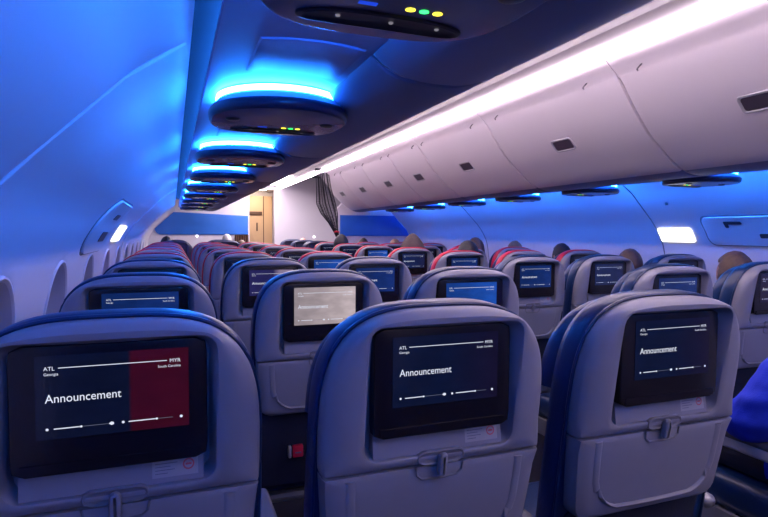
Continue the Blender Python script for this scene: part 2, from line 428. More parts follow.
# ------------------------------------------------------------------ overhead consoles
def pod_outline(s, n=64):
    """round towards the tail, squarer towards the nose"""
    out = []
    for k in range(n):
        a = 2*PI*k/n; c, q = math.cos(a), math.sin(a)
        e = 2/3.2 if q > 0 else 2/2.1
        ry = .180 if q > 0 else .185
        out.append((math.copysign(abs(c)**(e if q > 0 else 1), c)*.176*s, math.copysign(abs(q)**e, q)*ry*s))
    return out
def make_pod(mirror):
    root = empty('overhead_console', (0, 0, 0)); sx = -1 if mirror else 1
    def lp(s, z): return [(x, y, z) for x, y in pod_outline(s)]
    mb = MB()
    mb.loft([lp(.88, 0.0), lp(.88, -0.0170), lp(.985, -0.0350), lp(1, -0.0400), lp(.99, -0.0530), lp(.972, -0.0595), lp(.955, -0.0620)], cap0=True)
    n_ = len(pod_outline(1))
    for fi in range(n_, 2*n_): mb.m[fi] = 2  # lighter shoulder colour stands in for the ring's light on it
    mb.loft([lp(.955, -0.0620), lp(.94, -0.0627), lp(.5, -0.0630), lp(.02, -0.0630)], cap1=True, mi=1)
    mb.build('housing', [M['pod'], M['podface_sheen'], M['psu']], root, angle=50)
    mb = MB(); mb.loft([lp(.880, -0.0020), lp(.897, -0.0030), lp(.897, -0.0150), lp(.880, -0.0165)]); mb.build('light_ring', M['ring'], root)
    # reading-light recess: long dark slot with three lamps
    mb = MB(); out = []
    def so(sx_, sy_, z):
        return [(math.copysign(abs(math.cos(a))**.7, math.cos(a))*.118*sx_+.004, .117+math.copysign(abs(math.sin(a))**.8, math.sin(a))*.026*sy_-.010*math.cos(math.cos(a)*1.6), z) for a in [2*PI*k/40 for k in range(40)]]
    mb.loft([so(1, 1, -0.0620), so(1, 1, -0.0660), so(.95, .85, -0.0670), so(.9, .7, -0.0640), so(.02, .02, -0.0637)], cap1=True)
    rec = mb.build('lamp_recess', M['slot'], root)
    for x in (-.060, .014, .082):
        mb = MB(); mb.loft([[(x+r*math.cos(2*PI*k/14), .108+r*math.sin(2*PI*k/14), z) for k in range(14)] for r, z in ((.0034, -0.0637), (.0028, -0.0655), (.0012, -0.0660))], cap1=True)
        mb.build('reading_lamp', M['lens'], rec)
    # seat-belt signs
    for dx, mt, w in ((.022, 'led_y', .0068), (.041, 'led_g', .0065), (.060, 'led_y', .0068)):
        mb = MB(); x = sx*dx
        mb.loft([[(x+w*1.0*math.cos(2*PI*k/10), .060+w*.85*math.sin(2*PI*k/10), z) for k in range(10)] for z in (-0.0627, -0.0638)], cap1=True)
        mb.build('sign_light', M[mt], root)
    mb = MB(); mb.box(sx*-.035-.012, sx*-.035+.012, .056, .064, -0.0640, -0.0625); mb.build('call_light', M['led_b'], root, smooth=False)
    for x, y in ((-.12, -.02), (.12, -.02)):
        mb = MB(); mb.loft([[(x+r*math.cos(2*PI*k/18), y+r*math.sin(2*PI*k/18), z) for k in range(18)] for r, z in ((.018, -0.0623), (.017, -0.0655), (.012, -0.0675))], cap1=True)
        mb.build('air_nozzle', M['slot'], root)
    return root
pL, pR = make_pod(False), make_pod(True)
def place_pods(proto, ys, x, z, where, group):
    k = 0
    for i, y in enumerate(ys):
        o = proto if i == 0 else dup(proto)
        o.location = (x, y, z)
        if y > .2:
            lab = '%s dark oval reading-light console with blue halo, %s' % (ordn[k], where); k += 1
        else: lab = 'dark oval reading-light console behind the camera, %s m back, %s' % (round(-y, 1), where)
        tag(o, lab, 'overhead console', group)
place_pods(pL, podsL, .264, ZP_L-.0005, 'above the near seats', 'consoles above the near seats')
place_pods(pR, podsR, 2*XC-.262-.02, ZP_R-.0005, 'across the aisle', 'consoles across the aisle')
# unseen blue tubes added in the slot to wash the walls
for side, ye, z in ((-1, YL, ZP_L), (1, YR, ZP_R)):
    mb = MB(); mb.box(XC+side*1.345-.005, XC+side*1.345+.005, Y0+.1, ye-.02, z+.075, z+.085)
    mt = emis('blue_wash_added', (.018, .19, 1.0), 185.0 if side < 0 else 150.0)
    tag(mb.build('added_wash_tube', mt, smooth=False), 'unseen blue tube added as wall wash in the slot above the %s wall panels' % ('near' if side < 0 else 'far'), 'light tube')

# ------------------------------------------------------------------ seats
LEAN = .15
def LP(x, z, dep): return (x, (1.0-z)*LEAN+dep, z)
def halfw(z):
    if z >= .89:
        q = 1-((z-.89)/.234)**3.3
        return .212*max(q, 0)**(1/3.3)
    return .212-.020*((.89-z)/.23)**1.2 if z > .45 else .192-.0
def radius_fn(inside, cx, cz, n=112, extra=()):
    angs = sorted([2*PI*k/n for k in range(n)]+[a % (2*PI) for a in extra]); out = []
    for a in angs:
        lo, hi = 0, 1.0
        for _ in range(26):
            mid = (lo+hi)/2
            if inside(cx+mid*math.cos(a), cz+mid*math.sin(a)): lo = mid
            else: hi = mid
        out.append((a, lo))
    return out
def rrect(hx, z0, z1, r, x0=0):
    def f(x, z):
        qx = abs(x-x0)-hx+r; qz = abs(z-(z0+z1)/2)-(z1-z0)/2+r
        return math.hypot(max(qx, 0), max(qz, 0))+min(max(qx, qz), 0) <= r
    return f
def ring_pts(rad, cx, cz, dep, add=0.0, scale=1.0):
    return [LP(cx+(r*scale+add)*math.cos(a), cz+(r*scale+add)*math.sin(a), dep) for a, r in rad]

def make_seat(name='airline_seat'):
    root = empty(name)
    ZB = .848
    # ---- upper shell with the display recess
    cx, cz = 0, .985
    ang = [math.atan2(ZB-cz, s*.208) for s in (1, -1)]
    outer = radius_fn(lambda x, z: z >= ZB and z <= 1.124 and abs(x) <= halfw(z), cx, cz, extra=ang)
    rec = radius_fn(rrect(.143, .866, 1.099, .024), cx, cz, extra=ang)
    def mix(t, dep, off=0):
        return [LP(cx+(ro*(1-t)+ri*t+off)*math.cos(a), cz+(ro*(1-t)+ri*t+off)*math.sin(a), dep) for (a, ro), (_, ri) in zip(outer, rec)]
    mb = MB()
    def soft(t, dep, depb):  # depth eases off at the bottom edge so the shell meets the tray flush
        pts = []
        for (a, ro), (_, ri) in zip(outer, rec):
            r = ro*(1-t)+ri*t; z = cz+r*math.sin(a); w = min(1, max(0, (z-.85)/.05))
            pts.append(LP(cx+r*math.cos(a), z, depb+(dep-depb)*w))
        return pts
    mb.loft([mix(0, .045), soft(0, .023, .010), soft(.05, .014, .004), soft(.18, .006, .001), soft(.36, .000, 0), soft(.55, -.004, -.002), soft(.80, -.0045, -.002), soft(.94, -.004, -.001), mix(1.0, -.001),
             mix(1.0, .014, -.005), mix(1.0, .030, -.011)], cap1=True)
    # sloped ledge under the display
    mb.box(-.124, .124, 0, 1, 0, 1, fn=lambda x, y, z: LP(x, .869+.046*z, .003+.014*z+.02*y))
    shell = mb.build('back_shell', M['shell'], root, angle=35)
    # placard with print on the ledge
    def ledge(x, z, o): return LP(x, z, .003+.014*(z-.869)/.046-o)
    mb = MB()
    def quad(x0, x1, z0, z1, o, mi, slope=0): mb.add([ledge(x0, z0, o), ledge(x1, z0, o), ledge(x1, z1, o), ledge(x0, z1, o)], [(0, 1, 2, 3)], mi)
    quad(.050, .116, .877, .911, .0008, 0)
    for i in range(6): quad(.054, .054+(.030, .026, .032, .022, .028, .018)[i], .9065-i*.0048, .9075-i*.0048, .0014, 1)
    for k in range(16):
        a0, a1 = 2*PI*k/16, 2*PI*(k+1)/16
        mb.add([ledge(.102+r*math.cos(a), .893+r*math.sin(a), .0014) for r, a in ((.0085, a0), (.0085, a1), (.0062, a1), (.0062, a0))], [(0, 1, 2, 3)], 2)
    quad(.0975, .1065, .8915, .8945, .0014, 2)
    mb.build('placard', [M['placard'], M['ink'], M['redink']], shell, smooth=False)
    # ---- display
    TB, TT = -.006, .020
    def BZ(x, z, o=0): return LP(x, z-.006, TB+(TT-TB)*(z-.915)/.18-o)
    mb = MB()
    bz = radius_fn(rrect(.1295, .914, 1.098, .014), 0, 1.006, 64)
    def br(add, o): return [BZ((r+add)*math.cos(a), 1.006+(r+add)*math.sin(a), o) for a, r in bz]
    mb.loft([br(0, -.022), br(0, -.001), br(-.0015, .0005), br(-.006, .001), br(-.06, .001)], cap1=True)
    # speaker / jack bar along the foot of the bezel
    mb.loft([[BZ(x, z, o) for x, z in ((-.118, .918), (.118, .918), (.118, .931), (-.118, .931))] for o in (.0005, .003)], cap1=True)
    mon = mb.build('monitor', M['bezel'], root, angle=30)
    SX0, SX1, SZ0, SZ1 = -.097, .103, .966, 1.084
    mb = MB(); mb.add([BZ(SX0, SZ0, .0018), BZ(SX1, SZ0, .0018), BZ(SX1, SZ1, .0018), BZ(SX0, SZ1, .0018)], [(0, 1, 2, 3)])
    mb.build('screen', M['scr_navy'], mon, smooth=False)
    mb = MB(); W, H = SX1-SX0, SZ1-SZ0
    def S(fx, fy, o=.0026): return BZ(SX0+fx*W, SZ1-fy*H, o)
    def txt(s, fx, fy, size, align='LEFT', mi=0, squash=1.0):
        vs, fs = text_geo(s, size, align)
        mb.add([BZ(SX0+fx*W+x*squash, SZ1-fy*H+y, .0026) for x, y, z in vs], fs, mi)
    def bar(x0, x1, y, w, mi=0): mb.add([S(x0, y+w), S(x1, y+w), S(x1, y-w), S(x0, y-w)], [(0, 1, 2, 3)], mi)
    def disc(x, y, r, mi=0, n=12): mb.add([BZ(SX0+x*W+r*math.cos(2*PI*k/n), SZ1-y*H+r*math.sin(2*PI*k/n), .0027) for k in range(n)], [tuple(range(n))], mi)
    TM = [M['text'], M['textdim']]
    txt('Announcement', .06, .56, .0172, squash=.90); mb.build('announcement_text', TM, mon, smooth=False)
    mb = MB()
    txt('ATL', .055, .175, .0078); txt('Georgia', .055, .235, .0056)
    txt('MYR', .945, .175, .0078, 'RIGHT'); txt('South Carolina', .945, .235, .0052, 'RIGHT')
    bar(.145, .850, .150, .0045); mb.build('route_text', TM, mon, smooth=False)
    for nm, x0, xk, x1, xi, xe in (('volume_slider', .11, .28, .45, .07, .48), ('brightness_slider', .585, .775, .885, .55, .945)):
        mb = MB()
        bar(x0, xk, .875, .006); bar(xk, x1, .875, .003, 1); disc(xk, .875, .0016); disc(xi, .875, .0019); disc(xe, .875, .0021)
        if nm == 'volume_slider': mb.add([S(.455, .875), S(.476, .85), S(.476, .90)], [(0, 1, 2)])
        mb.build(nm, TM, mon, smooth=False)
    # ---- tray table
    cz2 = .755
    ZT = .664
    inT = lambda x, z: z <= ZB-.003 and z >= ZT and abs(x) <= halfw(z) and rrect(.25, ZT, 1.2, .03, 0)(x, z)
    def inT2(x, z):
        if not (ZT <= z <= ZB-.003): return False
        h = halfw(z); zz = z-ZT
        if zz < .03: h -= .03-math.sqrt(max(0, .03**2-(.03-zz)**2))
        return abs(x) <= h
    ang = [math.atan2(ZB-.003-cz2, s*halfw(ZB)) for s in (1, -1)]
    tr = radius_fn(inT2, 0, cz2, extra=ang)
    def trs(sc, dep, dept):
        pts = []
        for a, r in tr:
            z = cz2+r*sc*math.sin(a); w = min(1, max(0, (.845-z)/.03)); pts.append(LP(r*sc*math.cos(a), z, dept+(dep-dept)*w))
        return pts
    mb = MB()
    mb.loft([trs(1, .045, .045), trs(1, .018, .010), trs(.985, .009, .003), trs(.93, .003, .001), trs(.86, .000, 0), trs(.55, 0, 0), trs(.05, 0, 0)], cap1=True)
    # U-shaped raised ridge
    up = [(-.163, .838), (-.162, .80), (-.160, .768)]
    up += [(-.085-.075*math.cos(math.radians(t)), .766-.079*math.sin(math.radians(t))) for t in range(12, 90, 13)]
    up += [(-.05, .687), (.0, .6865), (.05, .687)]
    up += [(.085+.075*math.cos(math.radians(t)), .766-.079*math.sin(math.radians(t))) for t in range(77, 0, -13)]
    up += [(.160, .768), (.162, .80), (.163, .838)]
    mb.tube([LP(x, z, .0012) for x, z in up], .0095, 10, flat=.40)
    tray = mb.build('tray_table', M['shell'], root, angle=35)
    # latch: cup, lip and turning tab
    mb = MB()
    def lc(hx, z0, z1, r, dep): return [LP(r_*math.cos(a), (z0+z1)/2+r_*math.sin(a), dep) for a, r_ in radius_fn(rrect(hx, z0, z1, r), 0, (z0+z1)/2, 36)]
    mb.loft([lc(.046, .8485, .874, .012, .004), lc(.046, .8485, .874, .012, -.0025), lc(.044, .8495, .872, .011, -.004), lc(.040, .852, .870, .008, -.002)], cap1=True, mi=0)
    mb.tube([LP(x, z, -.001) for x, z in ((-.046, .846), (-.043, .830), (-.034, .8225), (0, .8205), (.034, .8225), (.043, .830), (.046, .846))], .0022, 6, mi=0)
    lt = mb.build('latch', [M['groove']], shell, angle=35)
    mb = MB(); mb.box(-.0085, .0085, -.017, -.001, .827, .871, r=.0078, fn=lambda x, y, z: LP(x, z, y))
    mb.build('latch_tab', M['shell'], lt)
    # ---- backrest cushion: navy leather wrapping the shell, down to the seat
    cz3 = .80
    def inB(x, z):
        if z < .44 or z > 1.124: return False
        h = halfw(z) if z > .86 else .212
        zz = z-.44
        if zz < .05: h -= .05-math.sqrt(max(0, .05**2-(.05-zz)**2))
        return abs(x) <= h
    bk = radius_fn(inB, 0, cz3, 120)
    R = lambda dep, add: ring_pts(bk, 0, cz3, dep, add)
    mb = MB()
    mb.loft([R(.044, -.03), R(.044, .000), R(.047, .004), R(.056, .0075), R(.085, .0085), R(.100, .004), R(.112, -.012), R(.118, -.05), R(.116, -.12)], cap0=True, cap1=True)
    mb.build('backrest', M['leather'], root, angle=60)
    # piping between shell and cushion
    mb = MB()
    pr = [(a, r) for a, r in bk]
    loops = []
    n = len(pr)
    pts = [Vector(LP((r+.004)*math.cos(a), cz3+(r+.003)*math.sin(a), .0435)) for a, r in pr if cz3+r*math.sin(a) > .50]
    i0 = max(range(len(pts)), key=lambda i: (pts[i]-pts[i-1]).length)
    pts = pts[i0:]+pts[:i0]
    mb.tube(pts, .0035, 6); mb.build('piping', M['leather'], root)
    # headrest with folding wings
    cz4 = 1.02
    hd = radius_fn(lambda x, z: z >= .925 and z <= 1.113 and abs(x) <= (halfw(min(z+.008, 1.1235))-.002) and rrect(.25, .925, 1.3, .04)(x, z), 0, cz4, 90)
    mb = MB(); H_ = lambda dep, add, wing=0: [(x, y+wing*(abs(x)/.2)**3, z) for x, y, z in ring_pts(hd, 0, cz4, dep, add)]
    mb.loft([H_(.095, -.01), H_(.108, .000), H_(.122, .003, .012), H_(.134, -.002, .018), H_(.140, -.02, .018), H_(.138, -.06, .012), H_(.145, -.09, 0)], cap0=True, cap1=True)
    mb.build('headrest', M['leather'], root, angle=60)
    # ---- lower back kick panel, cushion, frame, legs
    mb = MB(); mb.box(-.19, .19, .058, .075, .40, .668, r=.012, fn=lambda x, y, z: (x, y+(1-z)*LEAN-.02, z))
    mb.build('kick_panel', M['kick'], root)
    mb = MB(); mb.box(-.222, .222, .16, .62, .36, .475, r=.035)
    mb.build('seat_cushion', M['leather'], root, angle=60)
    mb = MB()
    for y in (.20, .52): mb.tube([(-.24, y, .335), (.24, y, .335)], .02, 10)
    mb.box(-.24, -.225, .14, .60, .30, .37); mb.box(.225, .24, .14, .60, .30, .37)
    mb.build('seat_frame', M['metal'], root, angle=30)
    for x in (-.17, .17):
        mb = MB(); mb.tube([(x, .52, .335), (x, .56, .02)], .014, 8); mb.tube([(x, .20, .335), (x, .30, .02)], .014, 8)
        mb.box(x-.02, x+.02, .24, .60, 0, .022)
        mb.build('leg', M['metal'], root, angle=30)
    return root
def armrest_mesh():
    mb = MB()
    mb.box(-.024, .024, .13, .47, .622, .650, r=.011, mi=1)
    mb.box(-.020, .020, .135, .46, .590, .630, r=.01, mi=0)
    mb.tube([(0, .15, .60), (0, .18, .50), (0, .22, .36)], [.020, .018, .016], 8, mi=0)
    mb.loft([[(0+r*math.cos(2*PI*k/14), y, .606+r*.8*math.sin(2*PI*k/14)) for k in range(14)] for r, y in ((.004, .106), (.015, .109), (.0215, .117), (.0225, .140), (.0215, .148))], cap0=True, cap1=True, mi=2)
    return mb.mesh('armrest', [M['armcap'], M['armpad'], M['metal']])
proto = make_seat(); ARM = armrest_mesh()
ROWWORD = ['nearest', 'second', 'third', 'fourth', 'fifth', 'sixth', 'seventh', 'eighth']
XS = {'A': -.089, 'B': .421, 'C': .931, 'D': 1.871, 'E': 2.381, 'F': 2.891}
POSW = {'A': 'window seat', 'B': 'middle seat', 'C': 'aisle seat', 'D': 'aisle seat', 'E': 'middle seat', 'F': 'window seat'}
NUDGE = {('B', 1): (.027, 0, -.004), ('C', 1): (.045, 0, -.004), ('D', 2): (-.045, 0, 0), ('E', 2): (-.055, 0, 0), ('E', 1): (.06, 0, 0), ('B', 2): (.0, 0, 0), ('C', 0): (.018, 0, -.019), ('B', 0): (.013, 0, -.012), ('A', 0): (.006, .032, .010)}
SCREEN = {('A', 0): 'scr_red', ('A', 1): 'scr_deep', ('B', 1): 'scr_glare', ('B', 2): 'scr_mixed', ('C', 1): 'scr_blue_reflect', ('C', 2): 'scr_deep', ('C', 3): 'scr_blue_reflect', ('D', 5): 'scr_blue_reflect', ('D', 2): 'scr_deep', ('D', 3): 'scr_deep', ('D', 1): 'scr_deep', ('E', 2): 'scr_navy2', ('E', 1): 'scr_dim', ('A', 2): 'scr_deep', ('D', 4): 'scr_navy2'}
def repl(o, src, dst):
    """give one copy its own covering: slots linked to the object, mesh data still shared"""
    for s in o.material_slots:
        if s.material == src:
            s.link = 'OBJECT'; s.material = dst
first = True
SEATS = {}
def child(root, nm):
    for ch in root.children:
        if ch.name.split('.')[0] == nm: return ch
for col in 'ABCDEF':
    for k in [0, 1, 2, 3, 4, 5, 6, 7, -1]:
        if (col in 'EF' and k == 0) or (col == 'F' and k == 1) or (col in 'EF' and k < 0): continue
        if first: r = proto; first = False
        else: r = dup(proto_clean)
        if r is proto: proto_clean = proto
        dx, dy, dz = NUDGE.get((col, k), (0, 0, 0))
        right = col in 'DEF'
        r.location = (XS[col]+dx, .842+PITCH*k+(-.062 if right else 0)+dy, 0)
        SEATS[(col, k)] = r
# armrests, covers, pictures, labels (after all copies, so that each seat owns exactly what it shows)
for (col, k), r in SEATS.items():
    sides = [-1]+([1] if col in 'CF' else [])
    for s in sides:
        a = bpy.data.objects.new('armrest', ARM); C.objects.link(a); a.parent = r; a.location = (s*.255, 0, 0)
    red = k >= 3
    if red:
        for nm in ('backrest', 'piping'): repl(child(r, nm), M['leather'], M['redleather'])
    scr = child(child(r, 'monitor'), 'screen')
    sm = SCREEN.get((col, k))
    if sm: repl(scr, M['scr_navy'], M[sm])
    side = 'across the aisle' if col in 'DEF' else 'on the near side'
    lab = 'grey airline seat with %s cover, %s of the %s row %s' % ('red' if red else 'navy', POSW[col], ROWWORD[k], side)
    if k < 0: lab = 'grey airline seat behind the camera, %s %s' % (POSW[col], side)
    if (col, k) == ('A', 0): lab = 'grey airline seat nearest the camera, red and navy announcement screen, by the wall'
    if (col, k) == ('B', 0): lab = 'grey airline seat front and centre, navy screen reading Announcement'
    if (col, k) == ('C', 0): lab = 'grey airline seat beside the aisle in nearest row, dark navy announcement screen'
    if (col, k) == ('B', 1): lab = 'grey navy-trimmed airline seat with pale glare painted on its screen, second row middle'
    if (col, k) == ('C', 1): lab = 'grey navy-trimmed airline seat with blue reflection painted on its screen, second row aisle'
    tag(r, lab, 'airplane seat', 'seats in rows on both sides of the aisle')
# red pull tag under one middle seat
mb = MB(); mb.box(-.085, -.049, .092, .112, .505, .545, r=.004, mi=0); mb.box(-.099, -.089, .092, .112, .505, .545, r=.003, mi=1)
mb.box(-.077, -.057, .090, .093, .520, .524, mi=2)
tagp = mb.build('buckle', [M['redleather'], M['placard'], M['ink']], SEATS[('B', 1)])
tagp['label'] = 'red buckle with a white edge'

# forward cabin: wide dark seats
def wide_seat(x, y, lab, s=1.12):
    r = dup(proto_clean)
    r.name = 'wide_seat'
    for ch in list(r.children):
        if ch.name.split('.')[0] in ('monitor', 'armrest', 'buckle'):
            for q in list(ch.children): bpy.data.objects.remove(q)
            bpy.data.objects.remove(ch)
    for nm in ('back_shell', 'tray_table'): repl(child(r, nm), M['shell'], M['darkshell'])
    for nm in ('backrest', 'piping', 'headrest'): repl(child(r, nm), M['redleather'], M['leather'])
    r.location = (x, y, .0); r.scale = (s, 1, 1)
    for sd in (-1, 1):
        a = bpy.data.objects.new('armrest', ARM); C.objects.link(a); a.parent = r; a.location = (sd*.255, 0, 0)
    return tag(r, lab, 'airplane seat', 'wide seats of the forward cabin')
wide_seat(.02, 7.95, 'wide navy seat of the forward cabin by the near wall, behind the red seats')
wide_seat(.72, 8.35, 'wide navy seat of the forward cabin on the near side, beside the doorway')
wide_seat(.02, 9.0, 'wide navy seat of the forward cabin by the near wall, closest to the bulkhead')
wide_seat(.72, 9.35, 'wide navy seat of the forward cabin, near side of aisle, closest to the bulkhead')
wide_seat(1.98, 7.9, 'wide navy seat of the forward cabin across the aisle, under the hanging net')
wide_seat(1.98, 8.8, 'wide navy seat of the forward cabin across the aisle, middle of three')
wide_seat(1.98, 9.7, 'wide navy seat of the forward cabin across the aisle, farthest of three')

# ------------------------------------------------------------------ exits on the side walls
def exit_sign(side, ya, yb, za, zb, label):
    root = empty('exit_sign', on_wall(side, (ya+yb)/2, (za+zb)/2, 0)); org = Vector(root.location)
    mb = MB(); wall_patch(mb, side, ya, yb, za, zb, .012, .02, r=.012)
    mb.v = [tuple(Vector(v)-org) for v in mb.v]; mb.build('lit_panel', M['exit'], root)
    mb = MB(); vs, fs = text_geo('EXIT', (zb-za)*.75, 'CENTER')
    sx = (yb-ya)/.29
    pts = []
    for x, y, z in vs:
        yy = (ya+yb)/2-side*(-1)*-x*sx*-1 if False else ((ya+yb)/2-x*sx if side > 0 else (ya+yb)/2+x*sx)
        zz = (za+zb)/2-(zb-za)*.26+y
        pts.append(on_wall(side, yy, zz, .0128)-org)
    mb.add(pts, fs); mb.build('lettering', M['exit_ink'], root, smooth=False)
    return tag(root, label, 'exit sign', 'lit exit signs')
exit_sign(1, 2.83, 3.11, 1.20, 1.295, 'glowing white exit sign on the far wall, left of the hatch cover')
exit_sign(-1, 3.92, 4.38, 1.19, 1.292, 'glowing white exit sign on the near wall, ahead of the hatch outline')
def hatch(side, ya, yb, za, zb, r, handles, label):
    root = empty('hatch_cover', on_wall(side, (ya+yb)/2, (za+zb)/2, 0)); org = Vector(root.location)
    mb = MB(); wall_patch(mb, side, ya, yb, za, zb, .012, .015, r=r)
    mb.v = [tuple(Vector(v)-org) for v in mb.v]; mb.build('panel', M['wall'], root)
    mb = MB(); wall_patch(mb, side, ya-.014, yb+.014, za-.007, zb+.007, .003, .006, r=r+.007)
    mb.v = [tuple(Vector(v)-org) for v in mb.v]; mb.build('seal', M['groove'], root)
    for hy0, hy1, hz0, hz1 in handles:
        mb = MB(); wall_patch(mb, side, hy0, hy1, hz0, hz1, .0145, .004, r=min(hy1-hy0, hz1-hz0)*.3)
        mb.v = [tuple(Vector(v)-org) for v in mb.v]; mb.build('handle_recess', M['latch'], root)
    return tag(root, label, 'hatch cover', 'exit hatch covers')
hatch(1, 1.55, 2.72, 1.185, 1.365, .05, [(2.44, 2.56, 1.322, 1.340), (2.535, 2.56, 1.30, 1.34), (2.27, 2.36, 1.235, 1.262)], 'flush exit hatch cover with dark handle slots on the far wall')
hatch(-1, 2.72, 3.55, 1.15, 1.395, .10, [(3.12, 3.30, 1.318, 1.345), (3.10, 3.32, 1.205, 1.255)], 'rounded exit hatch cover with dark slots on the near wall')
mb = MB(); p = on_wall(1, 2.89, 1.46, .002)
mb.loft([[p+Vector((-.004*z, r*math.cos(2*PI*k/10), r*math.sin(2*PI*k/10))) for k in range(10)] for r, z in ((.011, -1), (.011, 1), (.006, 2))], cap1=True)
tag(mb.build('wall_button', M['latch']), 'small dark button on the far wall above the exit sign', 'button')

# ------------------------------------------------------------------ forward end
def slab(name, x0, x1, y0, y1, z0, z1, m): 
    mb = MB(); mb.box(x0, x1, y0, y1, z0, z1); return struct(mb.build(name, m, smooth=False))
slab('wall_front', -.55, 1.33, YB, YB+.08, 0, 2.3, M['bulk'])
slab('wall_galley', 1.80, 3.55, YB, YB+.08, 0, 2.3, M['bulk'])
slab('wall_header', 1.33, 1.80, YB, YB+.08, 2.05, 2.3, M['bulk'])
slab('trim_7', 1.30, 1.335, YB-.012, YB+.09, 0, 2.06, M['bulk']); slab('trim_8', 1.795, 1.83, YB-.012, YB+.09, 0, 2.06, M['bulk'])
slab('wall_vestibule', .9, 2.3, YB+1.2, YB+1.28, 0, 2.3, M['bulk'])
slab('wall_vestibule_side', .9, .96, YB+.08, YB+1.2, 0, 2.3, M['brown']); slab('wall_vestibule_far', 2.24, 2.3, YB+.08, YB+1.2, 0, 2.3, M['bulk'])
# panel on the near bulkhead, blue wash light put into its colour
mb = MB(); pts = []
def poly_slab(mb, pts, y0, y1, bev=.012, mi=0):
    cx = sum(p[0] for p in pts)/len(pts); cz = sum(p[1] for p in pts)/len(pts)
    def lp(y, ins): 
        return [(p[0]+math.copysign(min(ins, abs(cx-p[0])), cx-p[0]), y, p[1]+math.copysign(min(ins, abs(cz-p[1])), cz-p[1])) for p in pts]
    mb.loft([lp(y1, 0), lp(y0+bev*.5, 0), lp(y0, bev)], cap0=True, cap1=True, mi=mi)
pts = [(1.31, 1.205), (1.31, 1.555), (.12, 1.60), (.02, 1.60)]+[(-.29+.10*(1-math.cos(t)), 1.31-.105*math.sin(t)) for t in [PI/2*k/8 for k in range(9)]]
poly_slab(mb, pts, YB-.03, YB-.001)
tag(mb.build('blue_wash_panel', M['bluewash'], angle=25), 'panel coloured as blue wash light, rounded lower corner, on the bulkhead beside the doorway', 'wall panel')
# partition across the aisle; its panel colour stands in for blue light
YD = 7.78
mb = MB(); poly_slab(mb, [(2.22, 0), (3.44, 0), (3.44, 1.15), (3.36, 1.27), (3.20, 1.45), (3.0, 1.62), (2.7, 1.72), (2.34, 1.72), (2.22, 1.60)], YD, YD+.06)
struct(mb.build('wall_partition', M['bulk'], angle=25))
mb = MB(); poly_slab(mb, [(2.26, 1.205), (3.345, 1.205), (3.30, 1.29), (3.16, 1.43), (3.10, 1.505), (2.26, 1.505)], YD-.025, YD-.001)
tag(mb.build('blue_wash_panel', M['bluewash'], angle=25), 'panel coloured as blue wash light on the partition across the aisle, above the passengers', 'wall panel')
for x, y, z, lab in ((.41, YB-.002, 1.178, 'tiny white indicator lamp on the bulkhead below the blue-wash panel'), (2.56, YB-.002, 1.168, 'tiny white indicator lamp on the white wall past the doorway')):
    mb = MB(); mb.loft([[(x+r*math.cos(2*PI*k/12), y-d, z+r*math.sin(2*PI*k/12)) for k in range(12)] for r, d in ((.022, 0), (.022, .01), (.010, .016))], cap1=True)
    tag(mb.build('indicator_lamp', M['dot']), lab, 'lamp')
# lavatory door in the vestibule
root = empty('lavatory_door', (1.62, YB+1.15, 0))
mb = MB(); mb.box(-.36, .33, 0, .04, 0, 2.0, r=.01); mb.build('door_panel', M['wood'], root)
mb = MB(); mb.box(-.36, .12, -.014, .002, 1.60, 1.68, r=.006); mb.build('handle_recess', M['brown'], root)
mb = MB(); mb.box(.0, .03, -.016, .002, 1.28, 1.45, r=.006); mb.build('handle', M['brown'], root)
mb = MB(); mb.box(.14, .155, -.006, .002, 0, 2.0); mb.build('edge_strip', M['brown'], root, smooth=False)
tag(root, 'beige lavatory door with a dark handle slot at the end of the aisle', 'door')
mb = MB(); mb.box(1.36, 1.78, YB+.5, YB+.9, 2.10, 2.13, r=.01)
M['warm'] = emis('vestibule_lamp', (1, .80, .58), 20)
tag(mb.build('ceiling_light', M['warm']), 'warm ceiling lamp inside the doorway at the end of the aisle', 'ceiling light')
mb = MB(); mb.box(1.25, 1.75, 8.6, 10.1, 2.095, 2.118, r=.008)  # lamp added to brighten the forward bulkhead
tag(mb.build('ceiling_light', M['fwd_fill'], angle=30), 'wide white fill lamp added over the forward cabin aisle', 'ceiling light')
# dark curtain folded beside the doorway
mb = MB(); rows = []
for i in range(25):
    x = 1.06+.25*i/24; rows.append([(x, YB-.07+.018*math.sin(i*1.7), 0.10), (x, YB-.07+.018*math.sin(i*1.7+.3), 1.20), (x, YB-.055+.018*math.sin(i*1.7+.3), 1.20), (x, YB-.055+.018*math.sin(i*1.7), .10)])
mb.loft(rows, cap0=True, cap1=True); tag(mb.build('curtain', M['brown'], angle=60), 'dark brown folded curtain on the near side of the doorway', 'curtain')

# ------------------------------------------------------------------ net curtain hanging from the far bins
root = empty('mesh_curtain', (1.86, 7.2, 2.08))
mb = MB(); mb.box(-.105, .085, -.02, .02, -.012, .016, r=.008); mb.build('rail', M['slot'], root)
mb = MB()
zs = [0, -.08, -.25, -.45, -.58, -.70, -.82, -.92]
cx = [-.010, -.008, .008, .040, .085, .135, .175, .225]
hw = [.090, .088, .100, .130, .115, .065, .032, .030]
def net_pt(s, v):
    f = v*(len(zs)-1); i = min(int(f), len(zs)-2); t = f-i
    z = zs[i]+(zs[i+1]-zs[i])*t; c = cx[i]+(cx[i+1]-cx[i])*t; h = hw[i]+(hw[i+1]-hw[i])*t
    return Vector((c+h*s, .025*math.sin(s*9)*(1-.5*v)+.02*math.sin(s*4+v*3), z))
NV = 44
for s in [-1+2*i/44 for i in range(45)]: mb.tube([net_pt(s, v/NV) for v in range(NV+1)], .0015 if abs(s) < .98 else .005, 4)
